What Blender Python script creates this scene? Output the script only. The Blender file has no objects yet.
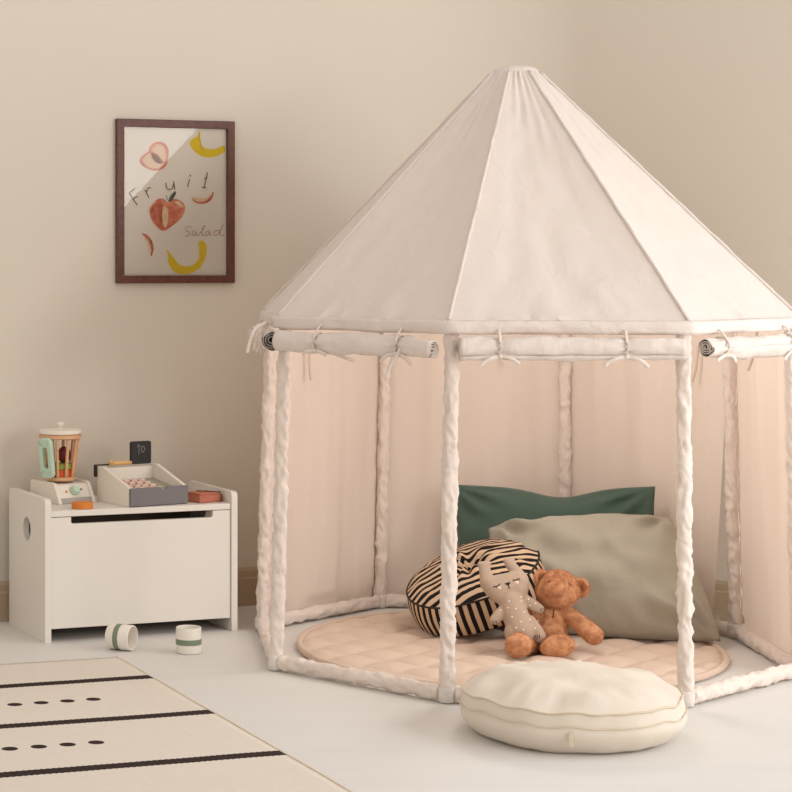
import bpy, bmesh, math, random
import numpy as np
from math import sin, cos, pi, radians, atan2, sqrt, hypot
from mathutils import Vector, Matrix, noise
from mathutils.bvhtree import BVHTree

random.seed(5)
C = bpy.context.scene.collection
SC = bpy.context.scene

# ------------------------------------------------------------------ camera (a level view, shifted frame)
F, CX, CY, H = 2049.0, 75.0, 258.8, 0.974
cam = bpy.data.objects.new('camera', bpy.data.cameras.new('camera'))
C.objects.link(cam)
cam.location = (0, 0, H)
cam.rotation_euler = (pi/2, 0, 0)
cam.data.sensor_width = 36
cam.data.lens = F/792*36
cam.data.shift_x = (396-CX)/792
cam.data.shift_y = (CY-396)/792
cam.data.clip_start = 0.05
SC.camera = cam

def P(u, v, y):                       # the point seen at u, v that lies y metres into the room
    return Vector(((u-CX)/F*y, y, H-(v-CY)*y/F))
def G(u, v, z=0.0):                   # the point seen at u, v that lies at height z
    return P(u, v, F*(H-z)/(v-CY))

# ------------------------------------------------------------------ materials
def lin(c):
    return tuple(((x/255)/12.92 if x/255 <= .04045 else ((x/255+.055)/1.055)**2.4) for x in c)
def nodes(name):
    m = bpy.data.materials.new(name); m.use_nodes = True
    nt = m.node_tree; b = nt.nodes['Principled BSDF']
    return m, nt, b
def N(nt, t, **kw):
    n = nt.nodes.new(t)
    for k, v in kw.items():
        if k.startswith('i_'):
            n.inputs[k[2:].replace('_', ' ')].default_value = v
        else:
            setattr(n, k, v)
    return n
def coords(nt, scale=1.0):
    tc = N(nt, 'ShaderNodeTexCoord')
    mp = N(nt, 'ShaderNodeMapping'); mp.inputs['Scale'].default_value = (scale,)*3 if not isinstance(scale, tuple) else scale
    nt.links.new(tc.outputs['Object'], mp.inputs['Vector'])
    return mp.outputs['Vector']
def mix_col(nt, fac, a, b):
    n = N(nt, 'ShaderNodeMix', data_type='RGBA')
    L = nt.links
    L.new(fac, n.inputs[0])
    for s, x in ((6, a), (7, b)):
        if isinstance(x, tuple): n.inputs[s].default_value = (*x, 1)
        else: L.new(x, n.inputs[s])
    return n.outputs[2]
def bump(nt, b, height, strength=.2, dist=.005):
    n = N(nt, 'ShaderNodeBump'); n.inputs['Strength'].default_value = strength; n.inputs['Distance'].default_value = dist
    nt.links.new(height, n.inputs['Height']); nt.links.new(n.outputs[0], b.inputs['Normal'])
def plain(name, col, rough=.5, var=.06, nscale=20, bstr=.0, bdist=.001, sheen=0, spec=.4, coord=1.0):
    m, nt, b = nodes(name)
    v = coords(nt, coord)
    nz = N(nt, 'ShaderNodeTexNoise'); nz.inputs['Scale'].default_value = nscale; nz.inputs['Detail'].default_value = 4
    nt.links.new(v, nz.inputs['Vector'])
    c = lin(col)
    nt.links.new(mix_col(nt, nz.outputs['Fac'], tuple(x*(1-var) for x in c), tuple(min(1, x*(1+var)) for x in c)), b.inputs['Base Color'])
    b.inputs['Roughness'].default_value = rough
    b.inputs['Specular IOR Level'].default_value = spec
    if sheen: b.inputs['Sheen Weight'].default_value = sheen
    if bstr: bump(nt, b, nz.outputs['Fac'], bstr, bdist)
    return m
def fabric(name, col, var=.05, weave=900, wr_scale=14, wr=.35, wdist=.006, trans=0.0, sheen=.1, tcol=None, stretch=(1, 1, 1)):
    m, nt, b = nodes(name)
    L = nt.links
    v = coords(nt)
    big = N(nt, 'ShaderNodeTexNoise'); big.inputs['Scale'].default_value = wr_scale; big.inputs['Detail'].default_value = 3; big.inputs['Distortion'].default_value = .6
    L.new(coords(nt, stretch), big.inputs['Vector'])
    fine = N(nt, 'ShaderNodeTexNoise'); fine.inputs['Scale'].default_value = weave; fine.inputs['Detail'].default_value = 1
    L.new(v, fine.inputs['Vector'])
    c = lin(col)
    col1 = mix_col(nt, big.outputs['Fac'], tuple(x*(1-var) for x in c), tuple(min(1, x*(1+var)) for x in c))
    fm = N(nt, 'ShaderNodeMath', operation='MULTIPLY'); fm.inputs[1].default_value = .28; L.new(fine.outputs['Fac'], fm.inputs[0])
    col2 = mix_col(nt, fm.outputs[0], col1, tuple(x*.72 for x in c))
    L.new(col2, b.inputs['Base Color'])
    b.inputs['Roughness'].default_value = .85
    b.inputs['Specular IOR Level'].default_value = .15
    b.inputs['Sheen Weight'].default_value = sheen
    ad = N(nt, 'ShaderNodeMath', operation='MULTIPLY_ADD'); ad.inputs[1].default_value = .06
    L.new(fine.outputs['Fac'], ad.inputs[0]); L.new(big.outputs['Fac'], ad.inputs[2])
    bump(nt, b, ad.outputs[0], wr, wdist)
    if trans:
        tr = N(nt, 'ShaderNodeBsdfTranslucent')
        tr.inputs['Color'].default_value = (*lin(tcol or col), 1)
        mx = N(nt, 'ShaderNodeMixShader'); mx.inputs[0].default_value = trans
        out = nt.nodes['Material Output']
        L.new(b.outputs[0], mx.inputs[1]); L.new(tr.outputs[0], mx.inputs[2]); L.new(mx.outputs[0], out.inputs['Surface'])
    return m
def wood(name, c1, c2, scale=(2, 30, 30), rough=.5, bstr=.1):
    m, nt, b = nodes(name)
    v = coords(nt, scale)
    nz = N(nt, 'ShaderNodeTexNoise'); nz.inputs['Scale'].default_value = 6; nz.inputs['Detail'].default_value = 6; nz.inputs['Distortion'].default_value = .8
    nt.links.new(v, nz.inputs['Vector'])
    rp = N(nt, 'ShaderNodeMapRange'); rp.inputs[1].default_value = .3; rp.inputs[2].default_value = .7
    nt.links.new(nz.outputs['Fac'], rp.inputs[0])
    nt.links.new(mix_col(nt, rp.outputs[0], lin(c1), lin(c2)), b.inputs['Base Color'])
    b.inputs['Roughness'].default_value = rough
    bump(nt, b, nz.outputs['Fac'], bstr, .001)
    return m
def fn(nt, op, a, bb=None, c=None):
    n = N(nt, 'ShaderNodeMath', operation=op)
    for i, x in enumerate((a, bb, c)):
        if x is None: continue
        if isinstance(x, (int, float)): n.inputs[i].default_value = x
        else: nt.links.new(x, n.inputs[i])
    return n.outputs[0]

M = {}
M['wall'] = plain('wall_paint', (217, 208, 194), .9, .025, 1.6, .05, .002, spec=.2)
M['baseboard'] = plain('baseboard_paint', (178, 157, 131), .6, .03, 4)
M['canvas'] = fabric('tent_canvas', (231, 219, 210), .04, 700, 24, .6, .010, .03, tcol=(248, 218, 196))
M['roof'] = fabric('roof_canvas', (226, 215, 207), .03, 700, 11, .55, .010, .03, tcol=(240, 215, 196))
M['canvas_sleeve'] = fabric('sleeve_canvas', (236, 222, 211), .05, 700, 22, .6, .010, .05, tcol=(240, 205, 180))
M['curtain'] = fabric('curtain_canvas', (245, 231, 219), .03, 700, 7, .3, .006, .22, tcol=(246, 220, 200), stretch=(1.6, 1.6, .35))
M['seam'] = fabric('seam_canvas', (226, 208, 194), .05, 700, 30, .3, .003)
M['connector'] = plain('connector_white', (222, 214, 206), .45, .02, 10)
M['mat'] = fabric('quilt_cotton', (216, 193, 174), .04, 600, 26, .35, .005)
M['mat_edge'] = fabric('quilt_binding', (212, 188, 168), .04, 600, 26, .3, .003)
M['cushion'] = fabric('cream_cotton', (224, 213, 198), .04, 700, 12, .3, .006)
M['cushion_seam'] = fabric('cream_seam', (216, 199, 176), .05, 700, 30, .3, .003)
M['green'] = fabric('dark_green_linen', (76, 95, 84), .15, 420, 10, .5, .008, sheen=.15)
M['sage'] = fabric('sage_cotton', (170, 162, 146), .05, 700, 9, .55, .012, sheen=.2)
M['white_wood'] = plain('white_lacquer', (226, 220, 211), .45, .015, 8)
M['white_toy'] = plain('white_toy_paint', (232, 224, 211), .5, .02, 20)
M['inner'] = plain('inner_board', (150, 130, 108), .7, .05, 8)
M['dark'] = plain('charcoal_chalkboard', (40, 38, 38), .6, .08, 40)
M['slate'] = plain('slate_grey_paint', (116, 112, 114), .5, .04, 30)
M['greige'] = plain('sage_grey_board', (163, 158, 140), .6, .03, 30)
M['mint'] = plain('mint_paint', (186, 210, 188), .5, .03, 30)
M['oak'] = wood('light_wood', (205, 152, 110), (226, 180, 138), (4, 4, 60))
M['oak2'] = wood('golden_wood', (214, 165, 98), (230, 186, 122), (40, 40, 6))
M['orange'] = plain('orange_paint', (214, 128, 44), .5, .06, 40)
M['orange_red'] = plain('orange_red_paint', (214, 92, 40), .5, .04, 30)
M['lime'] = plain('leaf_green_paint', (138, 160, 70), .5, .04, 30)
M['berry'] = plain('berry_red_paint', (118, 38, 44), .5, .15, 40)
M['grey_toy'] = plain('light_grey_paint', (176, 170, 164), .5, .03, 30)
M['terracotta'] = wood('terracotta_wood', (168, 96, 72), (190, 116, 90), (6, 6, 60), .6)
M['terracotta_dark'] = plain('dark_brown_band', (92, 48, 38), .6, .1, 40)
M['frame_wood'] = wood('mahogany_frame', (70, 34, 24), (108, 58, 40), (16, 16, 16), .45, .2)
M['paper'] = plain('poster_paper', (226, 216, 202), .8, .02, 12)
M['token_pink'] = plain('token_pale_pink', (226, 204, 196), .6, .1, 200)
M['cup'] = plain('cup_white', (232, 225, 213), .45, .02, 20)
M['cup_green'] = plain('cup_green_band', (122, 134, 112), .5, .04, 40)
M['bunny'] = fabric('bunny_linen', (186, 162, 142), .05, 900, 40, .3, .002)
M['ink'] = plain('black_thread', (34, 28, 28), .7, .1, 100)
M['white_print'] = plain('white_print', (244, 234, 222), .7, .03, 100)
M['blush'] = plain('peach_blush_print', (238, 206, 184), .7, .03, 100)
M['chalk'] = plain('chalk_line', (150, 150, 142), .8, .2, 300)
M['ink_brown'] = plain('brown_pencil', (124, 94, 62), .8, .25, 300)
M['ink_red'] = plain('rust_pencil', (176, 112, 98), .8, .2, 300)
M['p_orange'] = plain('painted_peach', (206, 112, 78), .8, .22, 70)
M['p_rust'] = plain('painted_rust', (186, 92, 66), .8, .25, 90)
M['p_orange'] = wood('painted_peach', (190, 92, 64), (230, 158, 122), (1, 1, 1.6), .8, 0); M['p_orange'].node_tree.nodes['Noise Texture'].inputs['Scale'].default_value = 26
M['p_rust'] = wood('painted_rust', (168, 78, 54), (214, 128, 96), (1, 1, 1.6), .8, 0); M['p_rust'].node_tree.nodes['Noise Texture'].inputs['Scale'].default_value = 34
M['p_cream'] = plain('painted_cream', (222, 190, 152), .8, .22, 90)
M['p_pit'] = plain('painted_pit', (120, 78, 44), .8, .2, 90)
M['p_yellow'] = plain('painted_yellow', (222, 192, 36), .8, .06, 60)
M['p_leaf'] = plain('painted_leaf', (84, 92, 74), .8, .2, 90)

def floor_mat():
    m, nt, b = nodes('floor_paint'); L = nt.links
    v = coords(nt)
    a = N(nt, 'ShaderNodeTexNoise'); a.inputs['Scale'].default_value = 2.2; a.inputs['Detail'].default_value = 6; L.new(v, a.inputs['Vector'])
    s = N(nt, 'ShaderNodeTexNoise'); s.inputs['Scale'].default_value = 5; s.inputs['Detail'].default_value = 8; L.new(coords(nt, (.5, 3.5, 1)), s.inputs['Vector'])
    f = fn(nt, 'MULTIPLY_ADD', s.outputs['Fac'], .5, fn(nt, 'MULTIPLY', a.outputs['Fac'], .5))
    L.new(mix_col(nt, f, lin((210, 207, 203)), lin((226, 223, 219))), b.inputs['Base Color'])
    b.inputs['Roughness'].default_value = .55; b.inputs['Specular IOR Level'].default_value = .35
    bump(nt, b, f, .1, .004)
    return m
M['floor'] = floor_mat()

def stripes(name, mode, freq, duty=.5):
    m, nt, b = nodes(name); L = nt.links
    tc = N(nt, 'ShaderNodeTexCoord'); sp = N(nt, 'ShaderNodeSeparateXYZ'); L.new(tc.outputs['Object'], sp.inputs[0])
    nz = N(nt, 'ShaderNodeTexNoise'); nz.inputs['Scale'].default_value = 9; nz.inputs['Detail'].default_value = 2; L.new(tc.outputs['Object'], nz.inputs['Vector'])
    if mode == 'flat':
        x = fn(nt, 'MULTIPLY_ADD', nz.outputs['Fac'], .018, sp.outputs['Y'])
    else:
        x = fn(nt, 'MULTIPLY', fn(nt, 'ARCTAN2', sp.outputs['Y'], sp.outputs['X']), .185)
        x = fn(nt, 'MULTIPLY_ADD', nz.outputs['Fac'], .006, x)
    f = fn(nt, 'GREATER_THAN', fn(nt, 'FRACT', fn(nt, 'MULTIPLY_ADD', x, freq, 50.0)), duty)
    L.new(mix_col(nt, f, lin((212, 182, 152)), lin((34, 27, 26))), b.inputs['Base Color'])
    b.inputs['Roughness'].default_value = .85; b.inputs['Specular IOR Level'].default_value = .15
    w = N(nt, 'ShaderNodeTexNoise'); w.inputs['Scale'].default_value = 22; L.new(tc.outputs['Object'], w.inputs['Vector'])
    bump(nt, b, w.outputs['Fac'], .35, .006)
    return m
M['stripe_flat'] = stripes('striped_cotton', 'flat', 1/.025)
M['stripe_side'] = stripes('striped_cotton_side', 'side', 1/.0235)

def fur_mat(name, c1, c2):
    m, nt, b = nodes(name); L = nt.links
    a = N(nt, 'ShaderNodeTexNoise'); a.inputs['Scale'].default_value = 60; a.inputs['Detail'].default_value = 3; L.new(coords(nt), a.inputs['Vector'])
    r = N(nt, 'ShaderNodeMapRange'); r.inputs[1].default_value = .3; r.inputs[2].default_value = .7; L.new(a.outputs['Fac'], r.inputs[0])
    L.new(mix_col(nt, r.outputs[0], lin(c1), lin(c2)), b.inputs['Base Color'])
    b.inputs['Roughness'].default_value = .8; b.inputs['Sheen Weight'].default_value = .3; b.inputs['Specular IOR Level'].default_value = .15
    b.inputs['Sheen Tint'].default_value = (1, .75, .5, 1)
    return m
M['fur'] = fur_mat('brown_plush', (182, 122, 84), (226, 170, 128))

def glass_mat():
    m, nt, b = nodes('picture_glass'); L = nt.links
    nt.nodes.remove(b)
    fr = N(nt, 'ShaderNodeFresnel'); fr.inputs['IOR'].default_value = 1.36
    t = N(nt, 'ShaderNodeBsdfTransparent'); g = N(nt, 'ShaderNodeBsdfGlossy'); g.inputs['Roughness'].default_value = .0
    mx = N(nt, 'ShaderNodeMixShader')
    L.new(fr.outputs[0], mx.inputs[0]); L.new(t.outputs[0], mx.inputs[1]); L.new(g.outputs[0], mx.inputs[2])
    L.new(mx.outputs[0], nt.nodes['Material Output'].inputs['Surface'])
    return m
M['glass'] = glass_mat()

# ------------------------------------------------------------------ mesh helpers (all give (verts, faces))
def link(name, vf, mat, parent=None, smooth=True, loc=None, bevel=0, seg=2, solid=0, subsurf=0, auto=None):
    V, Fc = vf
    me = bpy.data.meshes.new(name)
    off = Vector(loc) if loc is not None else Vector((0, 0, 0))
    me.from_pydata([tuple(Vector(v)-off) for v in V], [], Fc)
    me.validate()
    bm = bmesh.new(); bm.from_mesh(me)
    bmesh.ops.recalc_face_normals(bm, faces=bm.faces)
    bm.to_mesh(me); bm.free()
    o = bpy.data.objects.new(name, me); C.objects.link(o)
    if mat is not None: me.materials.append(M[mat] if isinstance(mat, str) else mat)
    if smooth:
        me.polygons.foreach_set('use_smooth', [True]*len(me.polygons))
    if parent: o.parent = parent
    if solid:
        s = o.modifiers.new('thickness', 'SOLIDIFY'); s.thickness = solid; s.offset = 0
    if bevel:
        b = o.modifiers.new('soft_edges', 'BEVEL'); b.width = bevel; b.segments = seg; b.limit_method = 'ANGLE'; b.angle_limit = radians(35)
        b.harden_normals = False
    if subsurf:
        s = o.modifiers.new('smooth', 'SUBSURF'); s.levels = s.render_levels = subsurf
    if auto is not None:
        me.set_sharp_from_angle(angle=radians(auto))
    return o
def merge(*parts):
    V, Fc = [], []
    for v, f in parts:
        n = len(V); V += [tuple(x) for x in v]; Fc += [[i+n for i in q] for q in f]
    return V, Fc
def xf(vf, m):
    return [m @ Vector(v) for v in vf[0]], vf[1]
def shift(vf, x=0, y=0, z=0):
    return xf(vf, Matrix.Translation((x, y, z)))
def box(x0, x1, y0, y1, z0, z1):
    V = [(x, y, z) for z in (z0, z1) for y in (y0, y1) for x in (x0, x1)]
    return V, [[0, 2, 3, 1], [4, 5, 7, 6], [0, 1, 5, 4], [2, 6, 7, 3], [0, 4, 6, 2], [1, 3, 7, 5]]
def lathe(prof, n=48, cap0=True, cap1=True, fnc=None):
    V, Fc = [], []
    for i, (r, z) in enumerate(prof):
        for k in range(n):
            a = 2*pi*k/n
            p = (r*cos(a), r*sin(a), z)
            V.append(fnc(p, a, i) if fnc else p)
    m = len(prof)
    for i in range(m-1):
        for k in range(n):
            Fc.append([i*n+k, i*n+(k+1) % n, (i+1)*n+(k+1) % n, (i+1)*n+k])
    if cap0: Fc.append([k for k in range(n)][::-1])
    if cap1: Fc.append([(m-1)*n+k for k in range(n)])
    return V, Fc
def tube(pts, r, n=12, amp=0.0, freq=60, seed=0, closed=False, flat=1.0, caps=True, twist=0.0):
    pts = [Vector(p) for p in pts]; m = len(pts)
    V, Fc = [], []
    T = []
    for i in range(m):
        a = pts[(i-1) % m] if (closed or i > 0) else pts[i]
        b = pts[(i+1) % m] if (closed or i < m-1) else pts[i]
        T.append((b-a).normalized())
    up = Vector((0, 0, 1)) if abs(T[0].z) < .9 else Vector((1, 0, 0))
    nx = T[0].cross(up).normalized()
    for i in range(m):
        nx = (nx - T[i]*nx.dot(T[i])).normalized()
        ny = T[i].cross(nx)
        rr = r[i] if isinstance(r, (list, tuple)) else r
        for k in range(n):
            a = 2*pi*k/n + twist*i
            d = nx*cos(a) + ny*sin(a)*flat
            q = rr
            if amp:
                w = noise.noise(Vector((cos(a)*1.2+seed*3.1, sin(a)*1.2+seed*7.7, i*freq/1000.0)))
                h_ = a+i*.055+1.5*noise.noise(Vector((seed*2.3, i*freq/2500.0, 5)))
                w2 = 1-2.6*abs(noise.noise(Vector((cos(h_)*1.25-seed*1.3, sin(h_)*1.25+seed, i*freq*1.15/1000.0))))
                w3 = noise.noise(Vector((cos(h_*2)*1.1+seed, sin(h_*2)*1.1, i*freq*2.6/1000.0)))
                q = rr + amp*(.75*w + .62*w2 + .4*w3 - .35)
            V.append(pts[i] + d*q)
    for i in range(m if closed else m-1):
        for k in range(n):
            j = (i+1) % m
            Fc.append([i*n+k, i*n+(k+1) % n, j*n+(k+1) % n, j*n+k])
    if caps and not closed:
        Fc.append([k for k in range(n)][::-1]); Fc.append([(m-1)*n+k for k in range(n)])
    return V, Fc
def line(a, b, n):
    a, b = Vector(a), Vector(b)
    return [a.lerp(b, i/(n-1)) for i in range(n)]
def smooth_path(pts, n=8):
    pts = [Vector(p) for p in pts]
    out = []
    for i in range(len(pts)-1):
        p0, p1, p2, p3 = pts[max(i-1, 0)], pts[i], pts[i+1], pts[min(i+2, len(pts)-1)]
        for k in range(n):
            t = k/n
            out.append(.5*((2*p1)+(p2-p0)*t+(2*p0-5*p1+4*p2-p3)*t*t+(3*p1-p0-3*p2+p3)*t**3))
    out.append(pts[-1])
    return out
def plate(outer, holes=(), t=.016):
    """flat plate in XY with round cut-outs, extruded 0..t in Z"""
    bm = bmesh.new()
    es = []
    for loop in (outer, *holes):
        vs = [bm.verts.new((x, y, 0)) for x, y in loop]
        for i in range(len(vs)): es.append(bm.edges.new((vs[i], vs[(i+1) % len(vs)])))
    if holes:
        bmesh.ops.triangle_fill(bm, use_beauty=True, use_dissolve=False, edges=es)
    else:
        bm.faces.new([v for v in bm.verts])
    r = bmesh.ops.extrude_face_region(bm, geom=bm.faces[:])
    bmesh.ops.translate(bm, verts=[v for v in r['geom'] if isinstance(v, bmesh.types.BMVert)], vec=(0, 0, t))
    bmesh.ops.recalc_face_normals(bm, faces=bm.faces)
    bm.verts.index_update()
    V = [v.co.copy() for v in bm.verts]; Fc = [[v.index for v in f.verts] for f in bm.faces]
    bm.free()
    return V, Fc
def rrect(x0, x1, y0, y1, r, n=6):
    rs = r if isinstance(r, (tuple, list)) else (r,)*4        # corners: x1y1, x0y1, x0y0, x1y0
    out = []
    for (cx, cy, a0), q in zip(((x1, y1, 0), (x0, y1, 90), (x0, y0, 180), (x1, y0, 270)), rs):
        sx = -1 if cx == x1 else 1; sy = -1 if cy == y1 else 1
        if q <= 0: out.append((cx, cy)); continue
        for i in range(n+1):
            a = radians(a0+90*i/n)
            out.append((cx+sx*q+q*cos(a), cy+sy*q+q*sin(a)))
    return out
def circle(cx, cy, r, n=32, ry=None):
    return [(cx+r*cos(2*pi*i/n), cy+(ry or r)*sin(2*pi*i/n)) for i in range(n)]
def ellipsoid(c, rad, rot=None, n=20):
    V, Fc = [], []
    rot = rot or Matrix.Identity(3)
    for i in range(n+1):
        th = pi*i/n
        for k in range(2*n):
            a = pi*k/n
            V.append(Vector(c)+rot @ Vector((rad[0]*sin(th)*cos(a), rad[1]*sin(th)*sin(a), rad[2]*cos(th))))
    for i in range(n):
        for k in range(2*n):
            Fc.append([i*2*n+k, i*2*n+(k+1) % (2*n), (i+1)*2*n+(k+1) % (2*n), (i+1)*2*n+k])
    return V, Fc
def blobs(pts, flat=1.0, n=10):
    """chain of balls (point, radius), interpolated, to be fused into one surface"""
    out = []
    for (a, ra), (b, rb) in zip(pts[:-1], pts[1:]):
        a, b = Vector(a), Vector(b)
        m = max(2, int((b-a).length/(.35*min(ra, rb)))+1)
        for i in range(m+1):
            t = i/m
            r = ra+(rb-ra)*t
            out.append(ellipsoid(a.lerp(b, t), (r, r*flat, r), n=n))
    return merge(*out)
def fused(name, vf, mat, parent, loc, voxel, smooth_it=6, fac=.5):
    """balls and ellipsoids fused into one continuous, smoothed surface"""
    o = link(name, vf, None, None, True, loc)
    r = o.modifiers.new('r', 'REMESH'); r.mode = 'VOXEL'; r.voxel_size = voxel; r.use_smooth_shade = True
    s = o.modifiers.new('s', 'SMOOTH'); s.factor = fac; s.iterations = smooth_it
    dg = bpy.context.evaluated_depsgraph_get(); dg.update()
    me = bpy.data.meshes.new_from_object(o.evaluated_get(dg))
    old = o.data; o.modifiers.clear(); o.data = me; bpy.data.meshes.remove(old)
    me.name = name
    me.materials.clear(); me.materials.append(M[mat])
    me.polygons.foreach_set('use_smooth', [True]*len(me.polygons))
    o.parent = parent
    return o
def bvh_of(o):
    me = o.data
    return BVHTree.FromPolygons([v.co.copy() for v in me.vertices], [list(p.vertices) for p in me.polygons])

def thing(name, label, cat, loc=(0, 0, 0), rz=0, group=None):
    o = bpy.data.objects.new(name, None); C.objects.link(o)
    o.empty_display_size = .05
    o.location = loc; o.rotation_euler = (0, 0, rz)
    o['label'] = label; o['category'] = cat
    if group: o['group'] = group
    return o
def tag(o, label, cat, group=None):
    o['label'] = label; o['category'] = cat
    if group: o['group'] = group
    return o
def structure(o):
    o['kind'] = 'structure'; return o

# ------------------------------------------------------------------ the room
WD = Vector((.9376, .3478, 0)); WN = Vector((.3478, -.9376, 0)); W0 = Vector((-.2, 5.512, 0))       # left wall: direction, normal, a point
RD = Vector((.7196, -.6944, 0))
KC = Vector((1.2167, 6.0376, 0))
def wall_path():
    ang = math.acos(WD.dot(RD)); Rf = .5; t = Rf*math.tan(ang/2)
    a, b = KC-WD*t, KC+RD*t
    cen = a+WN*Rf
    n = 18
    a0 = atan2((a-cen).y, (a-cen).x); b0 = atan2((b-cen).y, (b-cen).x)
    arc = [cen+Vector((cos(a0+(b0-a0)*i/n), sin(a0+(b0-a0)*i/n), 0))*Rf for i in range(n+1)]
    return [W0-WD*1.9]+arc[:n//2+1], arc[n//2:]+[KC+RD*1.9]
def wall_mesh(path, h, t):
    V, Fc = [], []
    n = len(path)
    for i, p in enumerate(path):
        d = (path[min(i+1, n-1)]-path[max(i-1, 0)]).normalized(); nn = Vector((-d.y, d.x, 0))
        for q in (p, p+nn*t):
            V += [q, q+Vector((0, 0, h))]
    for i in range(n-1):
        a, b = i*4, i*4+4
        Fc += [[a, b, b+1, a+1], [a+2, a+3, b+3, b+2], [a+1, b+1, b+3, a+3], [a, a+2, b+2, b]]
    Fc += [[0, 1, 3, 2], [n*4-4, n*4-2, n*4-1, n*4-3]]
    return V, Fc
pl, pr = wall_path()
structure(link('wall_left', wall_mesh(pl, 2.7, .08), 'wall', auto=30))
structure(link('wall_right', wall_mesh(pr, 2.7, .08), 'wall', auto=30))
def skirting(path):
    prof = [(0, 0), (.016, 0), (.016, .076), (.0125, .081), (.0125, .086), (.011, .098), (.004, .106), (0, .106)]
    V, Fc = [], []; m = len(prof); n = len(path)
    for i, p in enumerate(path):
        d = (path[min(i+1, n-1)]-path[max(i-1, 0)]).normalized(); nn = Vector((d.y, -d.x, 0))
        V += [p+nn*a+Vector((0, 0, z)) for a, z in prof]
    for i in range(n-1):
        for k in range(m):
            Fc.append([i*m+k, (i+1)*m+k, (i+1)*m+(k+1) % m, i*m+(k+1) % m])
    return V, Fc
structure(link('baseboard_left', skirting(pl), 'baseboard', auto=30))
structure(link('baseboard_right', skirting(pr), 'baseboard', auto=30))
structure(link('floor', box(-2.2, 4.6, -.6, 6.6, -.05, 0), 'floor', smooth=False))

# ------------------------------------------------------------------ the tent
TC = Vector((1.089, 5.071, 0))
K = [Vector(p+(0,)) for p in ((.476, 4.849), (.816, 4.494), (1.328, 4.454), (1.687, 4.772), (1.696, 5.265), (1.356, 5.667), (.852, 5.72), (.49, 5.366))]
tent = thing('play_tent', 'octagonal cream canvas play tent with pointed roof and rolled-up front curtains', 'play tent', TC)
def out(k):
    return (K[k % 8]-TC).normalized()
def TL(name, vf, mat, parent=tent, **kw):
    return link(name, vf, mat, parent, loc=TC, **kw)
LEAN = (.022, .009, -.006, -.022, -.018, 0, .018, .022)
KT = [K[k]+Vector((LEAN[k], 0, 0)) for k in range(8)]
ZE = .838                                  # eave height
EV = [KT[k]+out(k)*.020 for k in range(8)]   # eave corners
RT = .062
top = []
for k in range(8):
    d = EV[k]-TC
    a = atan2(d.y, d.x)
    top.append(TC+Vector((RT*cos(a), RT*sin(a), 1.432)))
def roof():
    V, Fc = [], []
    nu, nt_ = 26, 46
    for k in range(8):
        a, b = EV[k]+Vector((0, 0, ZE)), EV[(k+1) % 8]+Vector((0, 0, ZE))
        c, d = top[k], top[(k+1) % 8]
        nrm = (b-a).cross(c-a).normalized()
        if nrm.z < 0: nrm = -nrm
        base = len(V)
        for j in range(nt_+1):
            t = j/nt_
            for i in range(nu+1):
                u = i/nu
                p = a.lerp(b, u).lerp(c.lerp(d, u), t)
                s = sin(pi*u)
                sag = -.016*s*sin(pi*min(1, t*.95+.05))
                edge = (1-abs(2*u-1))
                w = noise.noise(Vector((u*9+k*5, t*3.0, k*2.2)))*.004*s
                w += noise.noise(Vector((u*3+k*5, t*34, k)))*.0035*max(0, 1-abs(u-.5)*-0-1)*0
                # small gathers along the seams and just above the eave
                g = math.exp(-min(u, 1-u)*nu/2.2)
                w += noise.noise(Vector((k*7.0, t*42+(0 if u < .5 else 9), u*4)))*.0045*g*s**.3
                w += noise.noise(Vector((u*17+k*3, t*11, 4.4)))*.011*math.exp(-t*11)*s
                w += (1-2*abs(noise.noise(Vector((u*4+k*5-t*3, t*5+u*2, 8.8)))))*.0028*s
                V.append(p+nrm*(sag+w))
        for j in range(nt_):
            for i in range(nu):
                q = base+j*(nu+1)+i
                Fc.append([q, q+1, q+nu+2, q+nu+1])
    return V, Fc
TL('roof_canopy', roof(), 'roof', auto=22)
# rounded canvas cap where the panels meet
capV, capF = [], []
prof = [(1.03, -.004), (.97, .004), (.86, .011), (.66, .016), (.4, .0185), (.02, .020)]
for s, dz in prof:
    for k in range(8):
        for m_ in range(3):
            q = top[k].lerp(top[(k+1) % 8], m_/3)
            capV.append(Vector((TC.x+(q.x-TC.x)*s, TC.y+(q.y-TC.y)*s, q.z+dz)))
nn = 24
for i in range(len(prof)-1):
    for k in range(nn): capF.append([i*nn+k, i*nn+(k+1) % nn, (i+1)*nn+(k+1) % nn, (i+1)*nn+k])
capF.append([(len(prof)-1)*nn+k for k in range(nn)])
TL('roof_cap', (capV, capF), 'roof')
for k in range(8):
    pts = line(EV[k]+Vector((0, 0, ZE+.002)), top[k]+Vector((0, 0, .001)), 70)
    TL('ridge_seam', tube(pts, .0042, 8, .0018, 220, k), 'roof')
# valance band round the eave
def valance():
    V, Fc = [], []
    n = 30; rows = [(0, .004), (-.006, .0095), (-.014, .0085), (-.022, .0075), (-.029, .006)]
    N_ = 8*n
    for r_, (dz, off) in enumerate(rows):
        for k in range(8):
            a, b = EV[k], EV[(k+1) % 8]
            nm = Vector(((b-a).y, -(b-a).x, 0)).normalized()
            if nm.dot(a-TC) < 0: nm = -nm
            for i in range(n):
                u = i/n
                q = a.lerp(b, u)
                w = noise.noise(Vector((k*3+u*5, r_*.5, 1.3)))*.005*r_/2+noise.noise(Vector((k*9+u*16, r_*.4, 7)))*.0032
                dz2 = noise.noise(Vector((k*4+u*4, 0, 9)))*.0035*(r_/4)
                dirv = nm if 0 < i else out(k)
                V.append(q+dirv*(off+w)+Vector((0, 0, ZE+.001+dz+dz2)))
    for r_ in range(len(rows)-1):
        for i in range(N_):
            Fc.append([r_*N_+i, r_*N_+(i+1) % N_, (r_+1)*N_+(i+1) % N_, (r_+1)*N_+i])
    return V, Fc
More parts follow.
